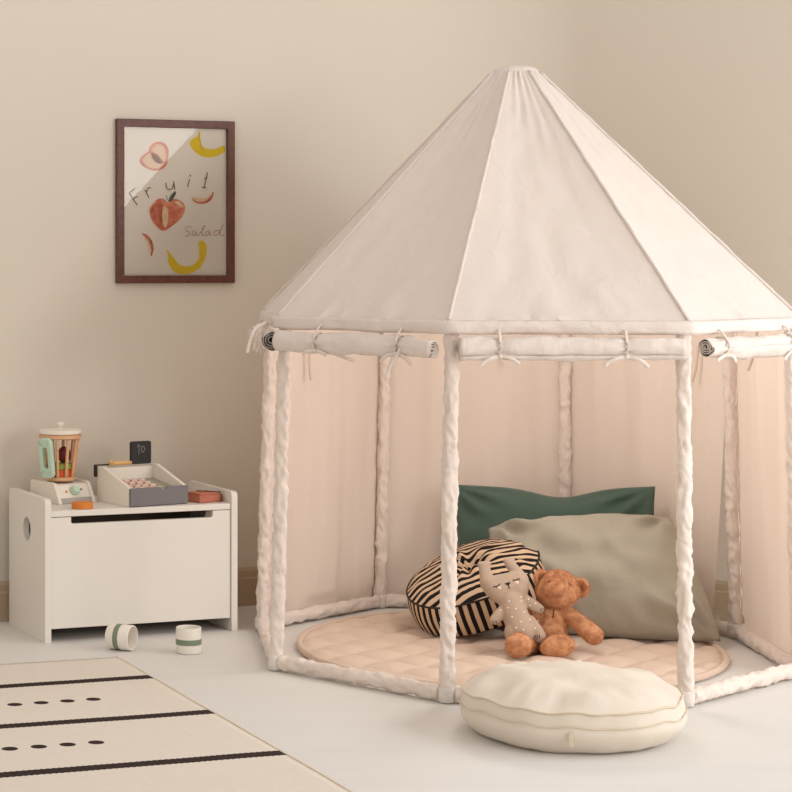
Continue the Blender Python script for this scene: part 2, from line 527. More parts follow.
TL('valance', valance(), 'canvas', solid=.003)
# frame of sleeved tubes
for k in range(8):
    lean = Vector((.004*sin(k*2.1), .004*cos(k*1.7), 0))
    r0 = .0165 if k in (0, 1, 2, 3) else .016
    TL('pole', tube(line(K[k]+Vector((0, 0, .03)), KT[k]+lean*.5+Vector((0, 0, .815)), 200), r0, 22, .0058, 95, k+1), 'canvas_sleeve')
for k in range(8):
    a, b = K[k], K[(k+1) % 8]
    d = (b-a).normalized()
    TL('base_tube', tube(line(a+d*.016+Vector((0, 0, .0205)), b-d*.016+Vector((0, 0, .0205)), 120), .0168, 20, .0052, 95, k+20), 'canvas_sleeve')
    TL('eave_tube', tube(line(KT[k]+out(k)*.004+Vector((0, 0, .82)), KT[(k+1) % 8]+out(k+1)*.004+Vector((0, 0, .82)), 40), .0115, 12, .0015, 70, k+40), 'canvas_sleeve')
    TL('corner_connector', tube([K[k]+Vector((0, 0, z)) for z in (.001, .004, .018, .030, .034, .036)], [.014, .0185, .0195, .019, .0185, .0165], 18, .0008, 200, k), 'connector')

# four closed curtains at the back (outside the tubes)
def curtain(k, seed, right_pull=0.0, left_flare=0.0, belly=0.0):
    a, b = K[k], K[(k+1) % 8]
    d = (b-a); ln = d.length; d.normalize()
    nm = Vector((d.y, -d.x, 0))
    if nm.dot(a-TC) < 0: nm = -nm
    V, Fc = [], []
    nu, nv = 70, 60
    for j in range(nv+1):
        t = j/nv
        z = .822-t*.812
        for i in range(nu+1):
            u = i/nu
            x0 = .008-left_flare*t**1.2
            x1 = ln-.008-right_pull*max(0, t-.1)**.8
            s = x0+(x1-x0)*u
            f = noise.noise(Vector((u*4.2+seed*3, t*.8, seed)))*(.012+.016*t)
            f += noise.noise(Vector((u*11+seed*5, t*.9, seed*2)))*(.006+.002*t)
            f += sin(u*26+seed+t*1.5)*.0028*(1-.6*t)
            f += noise.noise(Vector((u*6, t*7, seed*4)))*.003
            e = min(1, min(u, 1-u)*9)
            off = .0175+.006*e+max(-.010, f)*e+belly*sin(pi*min(1, t*1.1))*sin(pi*u)
            off += left_flare*.5*t*(1-u)**3
            if z < .055: off = max(off, .0225)
            ln_ = Vector((LEAN[k]*(1-u)+LEAN[(k+1) % 8]*u, 0, 0))*(1-t)
            V.append(a+d*s+ln_+nm*off+Vector((0, 0, z)))
    for j in range(nv):
        for i in range(nu):
            q = j*(nu+1)+i
            Fc.append([q, q+1, q+nu+2, q+nu+1])
    return TL('curtain', (V, Fc), 'curtain')
cur = [curtain(3, 1.3), curtain(4, 2.7, left_flare=-.052, belly=.004), curtain(5, 4.1), curtain(6, 5.2)]
# free hems of two curtains
# small ties where the curtains meet the poles
def ribbon(pts, w, th=.0008, nrm=None, name='tie', parent=tent, mat='seam'):
    pts = smooth_path(pts, 6)
    V, Fc = [], []
    for i, p in enumerate(pts):
        t = (pts[min(i+1, len(pts)-1)]-pts[max(i-1, 0)]).normalized()
        view = Vector(nrm) if nrm else Vector((0, -1, 0))
        s = t.cross(view)
        s = s.normalized() if s.length > 1e-4 else Vector((1, 0, 0))
        m2 = s.cross(t).normalized()
        ww = w*(1 if 0 < i < len(pts)-1 else .8)
        V += [p+s*ww/2+m2*th, p-s*ww/2+m2*th, p-s*ww/2-m2*th, p+s*ww/2-m2*th]
    n = len(pts)
    for i in range(n-1):
        for k in range(4): Fc.append([i*4+k, i*4+(k+1) % 4, i*4+4+(k+1) % 4, i*4+4+k])
    Fc += [[0, 1, 2, 3], [n*4-1, n*4-2, n*4-3, n*4-4]]
    return V, Fc

# rolled-up curtains over the four openings
def roll(k, r=.026, z=.777, e0=.03, e1=.03, r0=None, r1=None, drop0=0, drop1=0, ties=(.27, .78), seed=0, push0=0, push1=0):
    a, b = KT[k], KT[(k+1) % 8]
    d = (b-a); ln = d.length; d.normalize()
    nm = Vector((d.y, -d.x, 0))
    if nm.dot(a-TC) < 0: nm = -nm
    zz = Vector((0, 0, 1))
    na, ns = 92, 60                      # samples round the spiral / along the roll
    turns = 3.6
    r0 = r0 or r; r1 = r1 or r
    V, Fc = [], []
    axis = []
    for j in range(ns+1):
        t = j/ns
        s = -e0+(ln+e0+e1)*t
        rr = (r0+(r-r0)*min(1, t/.3)) if t < .3 else (r+(r1-r)*max(0, (t-.7)/.3))
        pinch = 1
        for q in ties: pinch -= .26*math.exp(-((s/ln-q)/.022)**2)
        dz = -drop0*max(0, 1-t/.25)**1.6-drop1*max(0, (t-.75)/.25)**1.6
        cen = a+d*s+nm*(.0345+push0*max(0, 1-t/.25)**1.5+push1*max(0, (t-.75)/.25)**1.5)+zz*(z+dz+noise.noise(Vector((t*4, seed, 1)))*.005)
        axis.append((cen, rr))
        for i in range(na+1):
            f = i/na
            ang = 2*pi*turns*f+seed
            rad = rr*(.13+.87*f**.85)*(1-(1-pinch)*f)
            w = 0
            if f > .7:
                w = noise.noise(Vector((cos(ang)*.9+seed, sin(ang)*.9, t*7)))*.0042+noise.noise(Vector((cos(ang)*1.6, sin(ang)*1.6+seed, t*26)))*.0022
                for q in ties: w += .0032*sin(ang*7+seed)*math.exp(-((s/ln-q)/.07)**2)
            V.append(cen+(nm*cos(ang)+zz*sin(ang))*(rad+w))
    for j in range(ns):
        for i in range(na):
            q = j*(na+1)+i
            Fc.append([q, q+1, q+na+2, q+na+1])
    o = TL('rolled_curtain', (V, Fc), 'canvas', solid=.0012)
    for ti, q in enumerate(ties):
        cen = a+d*(ln*q)+nm*.0345+zz*z
        rr = r*.84
        loop = [cen+(nm*cos(t_)*1.0+zz*sin(t_))*rr+d*(.002*sin(t_*2)) for t_ in [pi*2*i_/18 for i_ in range(19)]]
        V1 = merge(ribbon(loop, .009, nrm=None) if False else tube(loop, .0036, 6, 0, closed=False, flat=.4),
                   tube(smooth_path([cen+nm*rr*.9+zz*rr*.6, cen+nm*.004+zz*(rr+.012), cen-nm*.014+zz*(rr+.022)], 5), .0032, 6, flat=.5))
        kn = cen+nm*(rr*.72)-zz*rr*.72
        rnd = random.Random(seed*10+ti)
        tails = []
        for sgn in (-1, 1):
            L_ = rnd.uniform(.03, .05); dr = rnd.uniform(.008, .024)
            tails.append(ribbon([kn, kn+d*sgn*L_*.45+nm*.006-zz*dr*.15, kn+d*sgn*L_*.8+nm*.005-zz*dr*.6, kn+d*sgn*L_-zz*dr+nm*.004], .0085, nrm=nm))
        V1 = merge(V1, ellipsoid(kn, (.006, .006, .005), n=8), *tails)
        link('tie', V1, 'canvas_sleeve', o, loc=TC)
    return o
rollD = roll(7, .025, .781, .0, .022, ties=(.3, .8), seed=3)
rollA = roll(0, .0275, .780, -.008, -.008, ties=(.28, .77), seed=0.4, r1=.021, drop1=.006, push1=.020)
rollB = roll(1, .0272, .779, -.014, -.004, ties=(.2, .74), seed=1.9, r1=.024)
rollC = roll(2, .0265, .780, -.022, -.02, ties=(.2, .82), seed=2.6, r0=.0195, push0=.006)
# long loose ribbons
link('tie', ribbon([P(402, 345, 4.53), P(397, 356, 4.525), P(391, 364, 4.53), P(386, 379, 4.54)], .0085, nrm=(0, -1, 0)), 'canvas_sleeve', rollA, loc=TC)
link('tie', ribbon([P(322, 349, 4.70), P(336, 354, 4.69), P(346, 358, 4.69), P(355, 361, 4.70)], .009, nrm=(0, -1, 0)), 'canvas_sleeve', rollA, loc=TC)
link('tie', merge(ribbon([P(267, 322, 4.86), P(256, 328, 4.85), P(251, 338, 4.85), P(247, 353, 4.85)], .008, nrm=(0, -1, 0)),
                  ribbon([P(267, 322, 4.87), P(259, 329, 4.86), P(256, 340, 4.86), P(254, 350, 4.87)], .008, nrm=(0, -1, 0)),
                  ribbon([P(268, 322, 4.87), P(263, 332, 4.87), P(262, 342, 4.87), P(256, 352, 4.87)], .007, nrm=(.3, -1, 0))), 'canvas_sleeve', rollD, loc=TC)
for (u, v, y, L_, sw) in ((309, 352, 5.50, 28, 2), (698, 360, 5.35, 22, -6), (757, 345, 4.98, 26, -9), (500, 352, 5.66, 12, 3)):
    link('tie', ribbon([P(u, v-14, y), P(u+sw*.2, v, y), P(u+sw*.5, v+L_*.5, y), P(u+sw, v+L_, y)], .007, nrm=(0, -1, 0)), 'seam', cur[0] if u > 740 else cur[1] if u > 690 else cur[3] if u < 400 else cur[2], loc=TC)

# ------------------------------------------------------------------ quilted mat
MC = Vector((1.075, 5.085, 0)); MR = .515
def quilt_h(x, y):
    s = .155
    a = (x/s*1.0+y/(s*.95)); b = (x/s-y/(s*.95))
    q = abs(sin(pi*a/1.0)*sin(pi*b/1.0))
    return q**.42
def quilt():
    V, Fc = [], []
    nr, na = 110, 240
    V.append((0, 0, .02))
    for i in range(1, nr+1):
        r = MR*i/nr
        for k in range(na):
            a = 2*pi*k/na
            x, y = r*cos(a), r*sin(a)
            e = min(1, (MR-r)/.03)
            z = .006+.015*quilt_h(x+.02, y+.03)*e**.5+noise.noise(Vector((x*30, y*30, 0)))*.0016*e
            V.append((x, y, z))
    for k in range(na): Fc.append([0, 1+k, 1+(k+1) % na])
    for i in range(nr-1):
        for k in range(na):
            Fc.append([1+i*na+k, 1+(i+1)*na+k, 1+(i+1)*na+(k+1) % na, 1+i*na+(k+1) % na])
    b0 = len(V)
    for k in range(na):
        a = 2*pi*k/na
        V.append((MR*cos(a), MR*sin(a), .001))
    for k in range(na):
        Fc.append([1+(nr-1)*na+k, b0+k, b0+(k+1) % na, 1+(nr-1)*na+(k+1) % na])
    Fc.append([b0+k for k in range(na)][::-1])
    return V, Fc
mat_o = link('play_mat', quilt(), 'mat')
mat_o.location = MC
tag(mat_o, 'round quilted beige play mat lying inside the tent', 'mat')
link('binding', tube([(MR*cos(2*pi*i/160), MR*sin(2*pi*i/160), .0095) for i in range(160)], .0085, 10, .0015, 300, 3, closed=True), 'mat_edge', mat_o)
MATZ = .019

# ------------------------------------------------------------------ round cream floor cushion
def pouf_parts(R_, t, dome, seed, dimple=0.0, bulge=.010, amp=.004):
    def wob(p, a, i, k=1.0):
        x, y, z = p
        rr = hypot(x, y)
        w = noise.noise(Vector((cos(a)*1.6+seed, sin(a)*1.6, z*10)))*amp*k+noise.noise(Vector((cos(a)*6+seed, sin(a)*6, z*14)))*amp*.5*k
        f = 1+w/max(rr, .03)
        return (x*f, y*f, z+noise.noise(Vector((x*14+seed, y*14, 3)))*amp*1.4*k)
    rad = []
    n = 26
    topp = []
    for i in range(n+1):
        q = 1-i/n
        z = t+dome*(1-q**2.6)-dimple*math.exp(-(q/.2)**2)
        topp.append((max(.002, R_*q), z))
    def wt(p, a, i):
        x, y, z = wob(p, a, i)
        q = hypot(x, y)/R_
        pucker = (1-2.4*abs(noise.noise(Vector((cos(a)*6+seed, sin(a)*6, q*1.5)))))*.0075*math.exp(-((q-.86)/.15)**2)*max(0, 1-q**14)
        if dimple: pucker += .007*sin(a*9+2*sin(a*3))*math.exp(-((q-.28)/.2)**2)
        e_ = max(0, 1-q**20)
        z0 = wob(p, a, i)[2]
        return (x, y, z+pucker*e_)
    side = []
    for i in range(15):
        s = i/14
        side.append((R_+bulge*sin(pi*s)-(.012 if i == 0 else 0), t*s))
    bot = [(R_*q, .0005+.02*max(0, q-.8)**2*0) for q in (0.02, .3, .6, .85, .945)]
    bot.append((R_-.012, 0))
    return (lathe(topp, 96, False, True, wt), lathe(side, 96, False, False, lambda p, a, i: wob(p, a, i)), lathe(bot, 96, True, False), wob)
cc = G(571, 752); cc = Vector((1.019, 4.205, 0))
cush = thing('floor_cushion', 'round cream floor cushion lying on the floor at the tent entrance', 'cushion', cc)
CR, CT = .222, .088
tp, sd, bt, wob = pouf_parts(CR, CT, .046, 2.0, bulge=.006, amp=.0085)
def round_bottom(vf):
    out_ = []
    for v in vf[0]:
        x, y, z = v
        r = hypot(x, y)
        if z < .05 and r > 1e-5:
            k_ = 1-.17*((.05-z)/.05)**1.7
            x, y = x*k_, y*k_
        out_.append((x, y, z))
    return out_, vf[1]
link('top_panel', tp, 'cushion', cush)
link('side_band', round_bottom(sd), 'cushion', cush)
link('bottom_panel', round_bottom(bt), 'cushion', cush)
def ring(R_, z, r, n=140, wobk=1.0, a0=0, a1=2*pi, amp=.0):
    full = abs(a1-a0-2*pi) < 1e-6
    pts = []
    for i in range(n if full else n+1):
        a = a0+(a1-a0)*i/n
        pts.append(wob((R_*cos(a), R_*sin(a), z), a, 0))
    return tube(pts, r, 8, amp, 300, 1, closed=full)
link('piping', ring(CR+.001, CT+.0005, .0021, amp=.0008), 'cushion_seam', cush)
link('zip_seam', ring(CR+.0075, CT*.70, .0012), 'cushion_seam', cush)
a_ = radians(-104)
tabc = Vector(wob(((CR+.009)*cos(a_), (CR+.009)*sin(a_), CT*.42), a_, 0))
tb = xf(box(-.0045, .0045, -.002, .0012, -.014, .014), Matrix.Translation(tabc) @ Matrix.Rotation(a_+pi/2, 4, 'Z'))
link('side_tab', tb, 'cushion_seam', cush, bevel=.001)

# ------------------------------------------------------------------ striped round cushion leaning inside the tent
SR, ST = .176, .088
wobk = wob
tp2, sd2, bt2, wob2 = pouf_parts(SR, ST, .040, 6.0, dimple=.036, bulge=.008, amp=.002)
nrm = Vector((-.36, -.20, .91)).normalized()
xax = Vector((1, 0, 0)); xax = (xax-nrm*xax.dot(nrm)).normalized(); yax = nrm.cross(xax)
Rm = Matrix((xax, yax, nrm)).transposed()
stp = thing('striped_cushion', 'round black-and-beige striped cushion leaning on the pillows inside the tent', 'cushion', (0, 0, 0))
stp.rotation_euler = Rm.to_euler()
low = min((Rm @ Vector(v)).z for v in sd2[0])
stp.location = (1.055, 5.295, MATZ-low-.002)
link('top_panel', tp2, 'stripe_flat', stp)
link('side_band', sd2, 'stripe_side', stp)
link('bottom_panel', bt2, 'stripe_flat', stp)
wob = wob2
link('piping', ring(SR, ST, .0026), 'ink', stp)

# ------------------------------------------------------------------ pillows
def pillow(bl, br, tr, tl, thick, seed, pull=.06, sagtop=0.0, wr=.006, n=64, back=None):
    back = thick if back is None else back
    bl, br, tr, tl = map(Vector, (bl, br, tr, tl))
    nm = (br-bl).cross(tl-bl).normalized()
    if nm.y > 0: nm = -nm
    up = ((tl+tr)/2-(bl+br)/2).normalized()
    V, Fc = [], []
    def pt(u, v, s):
        x, y = 2*u-1, 2*v-1
        # edges pulled in between the pointed corners
        x2 = x*(1-pull*(1-y*y)); y2 = y*(1-pull*(1-x*x))
        uu, vv = (x2+1)/2, (y2+1)/2
        p = bl.lerp(br, uu).lerp(tl.lerp(tr, uu), vv)
        h = ((1-abs(x)**2.2)*(1-abs(y)**2.2))
        h = max(0, h)**.55*(thick if s > 0 else back)/2
        w = noise.noise(Vector((u*4+seed, v*4, s*3)))*wr*1.6+noise.noise(Vector((u*9+seed, v*5, s*5+seed)))*wr
        # creases running in from the corners
        cx, cy = min(abs(x-1), abs(x+1)), min(abs(y-1), abs(y+1))
        ang = atan2(cy, cx)
        w += sin(ang*11+seed)*wr*1.1*math.exp(-(hypot(cx, cy)-.35)**2/.07)
        k = min(1, (1-abs(x))*5)*min(1, (1-abs(y))*5)
        p = p+nm*s*(h+w*k)
        if sagtop: p = p-up*sagtop*math.exp(-((x-.1)/.34)**2)*vv**2
        return p
    for s in (1, -1):
        base = len(V)
        for j in range(n+1):
            for i in range(n+1): V.append(pt(i/n, j/n, s))
        for j in range(n):
            for i in range(n):
                q = base+j*(n+1)+i
                Fc.append([q, q+1, q+n+2, q+n+1] if s > 0 else [q, q+n+1, q+n+2, q+1])
    bm = bmesh.new(); vs = [bm.verts.new(v) for v in V]
    for f in Fc: bm.faces.new([vs[i] for i in f])
    bmesh.ops.remove_doubles(bm, verts=bm.verts, dist=1e-5)
    bm.verts.index_update()
    r_ = [v.co.copy() for v in bm.verts], [[v.index for v in f.verts] for f in bm.faces]
    bm.free()
    return r_
def rest(vf, z):
    lo = min(v[2] for v in vf[0])
    return shift(vf, 0, 0, z-lo)
gp = rest(pillow((1.035, 5.52, .03), (1.520, 5.30, .03), (1.525, 5.385, .380), (1.028, 5.62, .360), .13, 3.3, .04, .026, .010, back=.06), .026)
go = link('throw_pillow', gp, 'green', loc=(1.27, 5.45, .0))
go.location = (1.27, 5.45, .0)
tag(go, 'dark green pillow standing at the back of the tent behind the sage pillow', 'pillow')
sp_ = rest(pillow((1.13, 5.235, .03), (1.602, 5.085, .024), (1.535, 5.29, .305), (1.098, 5.445, .258), .24, 8.1, -.055, 0, .016, back=.06), .02)
so = link('throw_pillow', sp_, 'sage', loc=(1.36, 5.25, 0))
so.location = (1.36, 5.25, 0)
tag(so, 'large sage grey pillow leaning back behind the teddy bear', 'pillow')

# ------------------------------------------------------------------ plush bear
BY = 4.985
bear = thing('teddy_bear', 'brown plush teddy bear sitting on the mat against the sage pillow', 'soft toy', (1.17, BY, MATZ))
BL = Vector((1.17, BY, MATZ))
px = BY/F
def Bp(u, v, dy=0): return P(u, v, BY+dy)
body = merge(
    ellipsoid(Bp(548, 624, .050), (.049, .043, .062), n=24),
    ellipsoid(Bp(546, 634, .045), (.052, .047, .047), n=24),
    ellipsoid(Bp(553, 606, .048), (.036, .032, .036), n=20),
    blobs([(Bp(565, 611, .03), .017), (Bp(578, 622, .015), .0205), (Bp(592, 634, .0), .0235), (Bp(594, 635.5, -.003), .0225)]),
    blobs([(Bp(533, 612, .035), .016), (Bp(520, 626, .03), .0185), (Bp(513, 636, .02), .019)]),
    blobs([(Bp(536, 641, .02), .026), (Bp(524, 645, -.03), .024), (Bp(519, 645, -.045), .026)]),
    blobs([(Bp(556, 641, .015), .026), (Bp(558, 645, -.03), .025), (Bp(557, 645, -.045), .026)]),
    ellipsoid(Bp(518.5, 645.2, -.064), (.0325, .018, .0305), Matrix.Rotation(radians(-12), 3, 'Y'), n=20),
    ellipsoid(Bp(557.5, 646.5, -.062), (.042, .019, .0275), Matrix.Rotation(radians(-10), 3, 'Y'), n=20))
def furred(o, count, length, seed, mat='fur', parent=None, bend=.55):
    me = o.data
    me.calc_loop_triangles()
    co = np.empty(len(me.vertices)*3); me.vertices.foreach_get('co', co); co = co.reshape(-1, 3)
    tri = np.empty(len(me.loop_triangles)*3, dtype=int); me.loop_triangles.foreach_get('vertices', tri); tri = tri.reshape(-1, 3)
    a, b, c = co[tri[:, 0]], co[tri[:, 1]], co[tri[:, 2]]
    nr = np.cross(b-a, c-a); ar = np.linalg.norm(nr, axis=1); nr = nr/np.maximum(ar, 1e-12)[:, None]
    rg = np.random.default_rng(seed)
    idx = rg.choice(len(tri), count, p=ar/ar.sum())
    r1 = np.sqrt(rg.random(count))[:, None]; r2 = rg.random(count)[:, None]
    p = a[idx]*(1-r1)+b[idx]*(r1*(1-r2))+c[idx]*(r1*r2)
    n = nr[idx]
    down = np.array([0.05, -.1, -1.0])
    clump = np.array([[noise.noise(Vector(q*45)), noise.noise(Vector(q*45+7)), noise.noise(Vector(q*45+13))] for q in p])
    t = down-n*(n@down)[:, None]
    t = t/np.maximum(np.linalg.norm(t, axis=1), 1e-6)[:, None]
    d = n+bend*t+rg.normal(0, .28, (count, 3))+clump*.9
    d /= np.linalg.norm(d, axis=1)[:, None]
    s = np.cross(d, rg.normal(0, 1, (count, 3))); s /= np.linalg.norm(s, axis=1)[:, None]
    L_ = length*rg.uniform(.6, 1.15, count)[:, None]
    w = .00045
    V = np.concatenate([p+s*w-n*.0005, p-s*w-n*.0005, p+d*L_], 0)
    Fc = [[i, i+count, i+2*count] for i in range(count)]
    m2 = bpy.data.meshes.new('fur'); m2.from_pydata(V.tolist(), [], Fc)
    m2.materials.append(M[mat]); f = bpy.data.objects.new('fur', m2); C.objects.link(f)
    f.parent = parent or o; f['kind'] = 'stuff'
    return f
bo = fused('body', body, 'fur', bear, BL, .0035, 8)
furred(bo, 26000, .0046, 1)
hrot = Matrix.Rotation(radians(-14), 3, 'Y')
headc = Bp(557, 589, .02)
head = merge(ellipsoid(headc, (.0515, .045, .0455), hrot, n=24),
             ellipsoid(headc+hrot @ Vector((.006, -.004, -.012)), (.046, .044, .034), hrot, n=24),
             ellipsoid(Bp(554, 588.5, -.022), (.024, .020, .017), hrot, n=16))
ho = fused('head', head, 'fur', bear, BL, .0035, 6)
furred(ho, 15000, .0044, 2)
def ear(c, r, yaw):
    R3 = Matrix.Rotation(radians(yaw), 3, 'Z') @ hrot
    o = fused('ear', merge(ellipsoid(c, (r, .010, r*1.08), R3, n=16)), 'fur', ho, BL, .003, 3)
    for v in o.data.vertices:                      # hollow the front of the ear
        w = Vector(v.co)+BL-c
        q = R3.transposed() @ w
        if q.y < 0:
            k_ = max(0, 1-(q.x*q.x+q.z*q.z)/(r*r*.55))
            v.co += R3 @ Vector((0, .011*k_, 0))
    furred(o, 2600, .004, int(yaw*7)+500, parent=o)
ear(Bp(541, 578, .022), .0205, 22)
ear(Bp(580.5, 587.5, .022), .0235, -28)
hb = bvh_of(ho)
def on_surf(bv, L0, u, v, y0=4.6):
    """first point of a surface met along the line of sight from the front"""
    o_ = P(u, v, y0)-L0; d_ = (P(u, v, y0+1)-P(u, v, y0)).normalized()
    h = bv.ray_cast(o_, d_)
    return (h[0], h[1]) if h[0] is not None else (P(u, v, 5.0)-L0, Vector((0, -1, 0)))
def decal_stroke(bv, L0, pts, r, lift=.0006):
    q = []
    for (u, v) in pts:
        p, n_ = on_surf(bv, L0, u, v); q.append(p+n_*lift)
    return tube(smooth_path(q, 3), r, 6)
def decal_dot(bv, L0, u, v, rx, rz=None, th=.0009):
    p, n_ = on_surf(bv, L0, u, v)
    q = n_.to_track_quat('Z', 'Y').to_matrix()
    return ellipsoid(p+n_*.0002, (rx, rz or rx, th), q, n=8)
# stitched closed eyes and mouth line nearly lost in the pile
link('stitched_eye', decal_stroke(hb, BL, [(548, 581.5), (549.5, 582.2), (551, 582)], .0011, .0018), 'terracotta_dark', ho)
link('stitched_eye', decal_stroke(hb, BL, [(568.5, 583), (570, 585), (571, 585.3)], .0011, .0018), 'terracotta_dark', ho)
bb = bvh_of(bo)
link('belly_seam', decal_stroke(bb, BL, [(555, 605), (553.5, 612), (553, 618)], .0010, .0022), 'terracotta_dark', bo)

# ------------------------------------------------------------------ stuffed rabbit
RY = 4.95
rab = thing('stuffed_rabbit', 'flat beige stuffed rabbit with white dots and closed eyes beside the bear', 'soft toy', (1.09, RY, MATZ))
RL = Vector((1.09, RY, MATZ))
def Rp(u, v, dy=0): return P(u, v, RY+(640-v)*.0010+dy)
s_ = RY/F
def rb(lst, flat): return blobs([(Rp(u, v), r*s_) for u, v, r in lst], flat, 9)
rbody = merge(
    rb([(490, 585, 9), (518, 580, 9.5)], .85), rb([(494, 589, 10), (519, 584, 11)], .9), rb([(500, 593, 11), (516, 590, 12.5)], .8), rb([(506, 597, 10.5), (512, 600, 12)], .8),
    rb([(480.3, 564.5, 3.2), (488.3, 563.8, 3.2)], 1.2), rb([(484.3, 567, 6.0), (485.8, 575, 6.5), (487, 583, 7.5)], .7), rb([(505.8, 560.8, 3.0), (512.2, 560.2, 3.0)], 1.2), rb([(509.5, 563.5, 5.2), (515.5, 571, 6.0), (521, 580, 8)], .7),
    rb([(511, 603, 12.5), (515, 614, 13.5), (518.5, 624, 13.5), (521, 631, 13.5)], .85),
    rb([(529, 623, 8), (536.5, 632, 7.4), (540, 637, 6.4)], .8), rb([(514, 632, 10), (516, 642, 8)], .8),
    rb([(505, 608, 5.5), (498, 616, 6), (494.5, 620, 5.2)], .7), rb([(526, 600, 5.5), (534, 606, 6), (539.5, 609, 5.2)], .7))
ro = fused('body', rbody, 'bunny', rab, RL, .0026, 5)
rbv = bvh_of(ro)
def Z(x, y): return (470+x/8.8, 550+y/8.8)
eyes = []
for arc, lashes in (([(208, 318), (225, 322), (245, 315), (265, 297)], [((215, 320), (210, 332)), ((232, 320), (235, 332)), ((250, 313), (258, 322))]),
                    ([(375, 262), (395, 265), (415, 260), (437, 250)], [((385, 264), (380, 275)), ((405, 263), (410, 275)), ((425, 256), (435, 267))])):
    parts_ = [decal_stroke(rbv, RL, [Z(*p) for p in arc], .0011)]
    for a1, b1 in lashes: parts_.append(decal_stroke(rbv, RL, [Z(*a1), Z(*b1)], .0008))
    link('closed_eye', merge(*parts_), 'ink', ro)
link('nose', merge(decal_stroke(rbv, RL, [Z(312, 298), Z(332, 292), Z(352, 288)], .0018), decal_stroke(rbv, RL, [Z(320, 302), Z(345, 296)], .0018), decal_dot(rbv, RL, *Z(335, 304), .0024),
                   decal_stroke(rbv, RL, [Z(337, 308), Z(343, 325), Z(352, 337)], .0009), decal_stroke(rbv, RL, [Z(343, 325), Z(338, 338)], .0008)), 'ink', ro)
link('cheek', merge(decal_dot(rbv, RL, *Z(258, 330), .0046, .0042)), 'blush', ro)
link('cheek', merge(decal_dot(rbv, RL, *Z(412, 283), .0046, .0042)), 'blush', ro)
dots = [(450, 412), (345, 450), (453, 450), (513, 433), (577, 468), (333, 508), (404, 516), (527, 488), (476, 547), (270, 530), (370, 588), (557, 545), (450, 629), (526, 613), (598, 623), (404, 684), (574, 688), (470, 700), (500, 580), (420, 470), (540, 650), (345, 640)]
for d_ in dots[:18]: link('dot', decal_dot(rbv, RL, *Z(*d_), .0021), 'white_print', ro)
cl = []
for pts in ([(205, 625), (203, 655)], [(220, 622), (218, 655)], [(234, 622), (236, 648)], [(625, 512), (622, 545)], [(640, 512), (640, 548)], [(652, 518), (655, 540)],
            [(575, 748), (572, 775)], [(592, 745), (590, 785)], [(610, 745), (612, 780)]):
    link('claw', decal_stroke(rbv, RL, [Z(*p) for p in pts], .0009), 'ink', ro)
link('neck_seam', decal_stroke(rbv, RL, [Z(258, 470), Z(290, 430), Z(320, 380), Z(340, 350)], .0007, .0001), 'bunny', ro)

# ------------------------------------------------------------------ storage bench
BT = radians(19.6)
bench = thing('storage_bench', 'white wooden storage bench with raised sides standing against the left wall', 'bench', (-.0755, 5.187, 0), BT)
BW, BD, BH, TH = .532, .298, .3645, .0165
hole = circle(BD*.5, .272, .031, 36)
side = plate(rrect(0, BD, 0, BH, (.014, .014, 0, 0)), [hole], TH)
to_x = Matrix(((0, 0, 1, 0), (1, 0, 0, 0), (0, 1, 0, 0), (0, 0, 0, 1)))
link('side_panel', xf(side, to_x), 'white_wood', bench, False, bevel=.0025)
link('side_panel', shift(xf(side, to_x), BW-TH), 'white_wood', bench, False, bevel=.0025)
ST_ = .3335
link('seat_board', box(TH+.0005, BW-TH-.0005, .005, BD, ST_-.0155, ST_), 'white_wood', bench, False, bevel=.0015)
fp = [(TH+.001, .034), (BW-TH-.001, .034), (BW-TH-.001, ST_-.017)]
sx0, sx1, sz = .072, .464, ST_-.0345
fp += [(sx1, ST_-.017)]+[(sx1-.006+.006*cos(a), sz+.006+.006*sin(a)) for a in [-(pi/2)*i/5 for i in range(6)]]
fp += [(sx0+.006-.006*sin(a), sz+.006-.006*cos(a)) for a in [(pi/2)*i/5 for i in range(6)]]+[(sx0, ST_-.017), (TH+.001, ST_-.017)]
to_y = Matrix(((1, 0, 0, 0), (0, 0, 1, 0), (0, 1, 0, 0), (0, 0, 0, 1)))
link('front_panel', shift(xf(plate(fp, (), .015), to_y), 0, .006, 0), 'white_wood', bench, False, bevel=.001)
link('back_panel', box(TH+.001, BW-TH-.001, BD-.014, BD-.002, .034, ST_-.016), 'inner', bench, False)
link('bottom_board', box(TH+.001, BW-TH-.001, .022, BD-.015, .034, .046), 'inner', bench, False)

def on_bench(x, y, z=0): return bench.matrix_basis_() if False else Vector((-.0755, 5.187, 0))+Vector((x*cos(BT)-y*sin(BT), x*sin(BT)+y*cos(BT), ST_+z))

# ------------------------------------------------------------------ toy blender
bl_rot = BT+radians(12)
tb_ = thing('toy_blender', 'wooden toy blender with slatted jug, mint handle and white lid on the bench', 'toy', on_bench(.080, .122), bl_rot)
bw, bd = .113, .150
sidep = [(0, 0), (bd, 0), (bd, .050), (bd-.004, .054), (.036, .054), (.028, .051), (.002, .008), (0, .004)]
sp2 = plate(sidep, (), .010)
link('side_panel', xf(sp2, to_x), 'white_toy', tb_, False, bevel=.0015)
link('side_panel', shift(xf(sp2, to_x), bw-.010), 'white_toy', tb_, False, bevel=.0015)
core = plate([(.006, 0), (bd-.004, 0), (bd-.004, .049), (.036, .049), (.029, .046), (.012, .017), (.008, .015)], (), bw-.0205)
link('base_body', shift(xf(core, to_x), .0102), 'white_toy', tb_, False, bevel=.001)
link('kick_strip', box(.0104, bw-.0104, .004, .02, .001, .0155), 'grey_toy', tb_, False, bevel=.001)
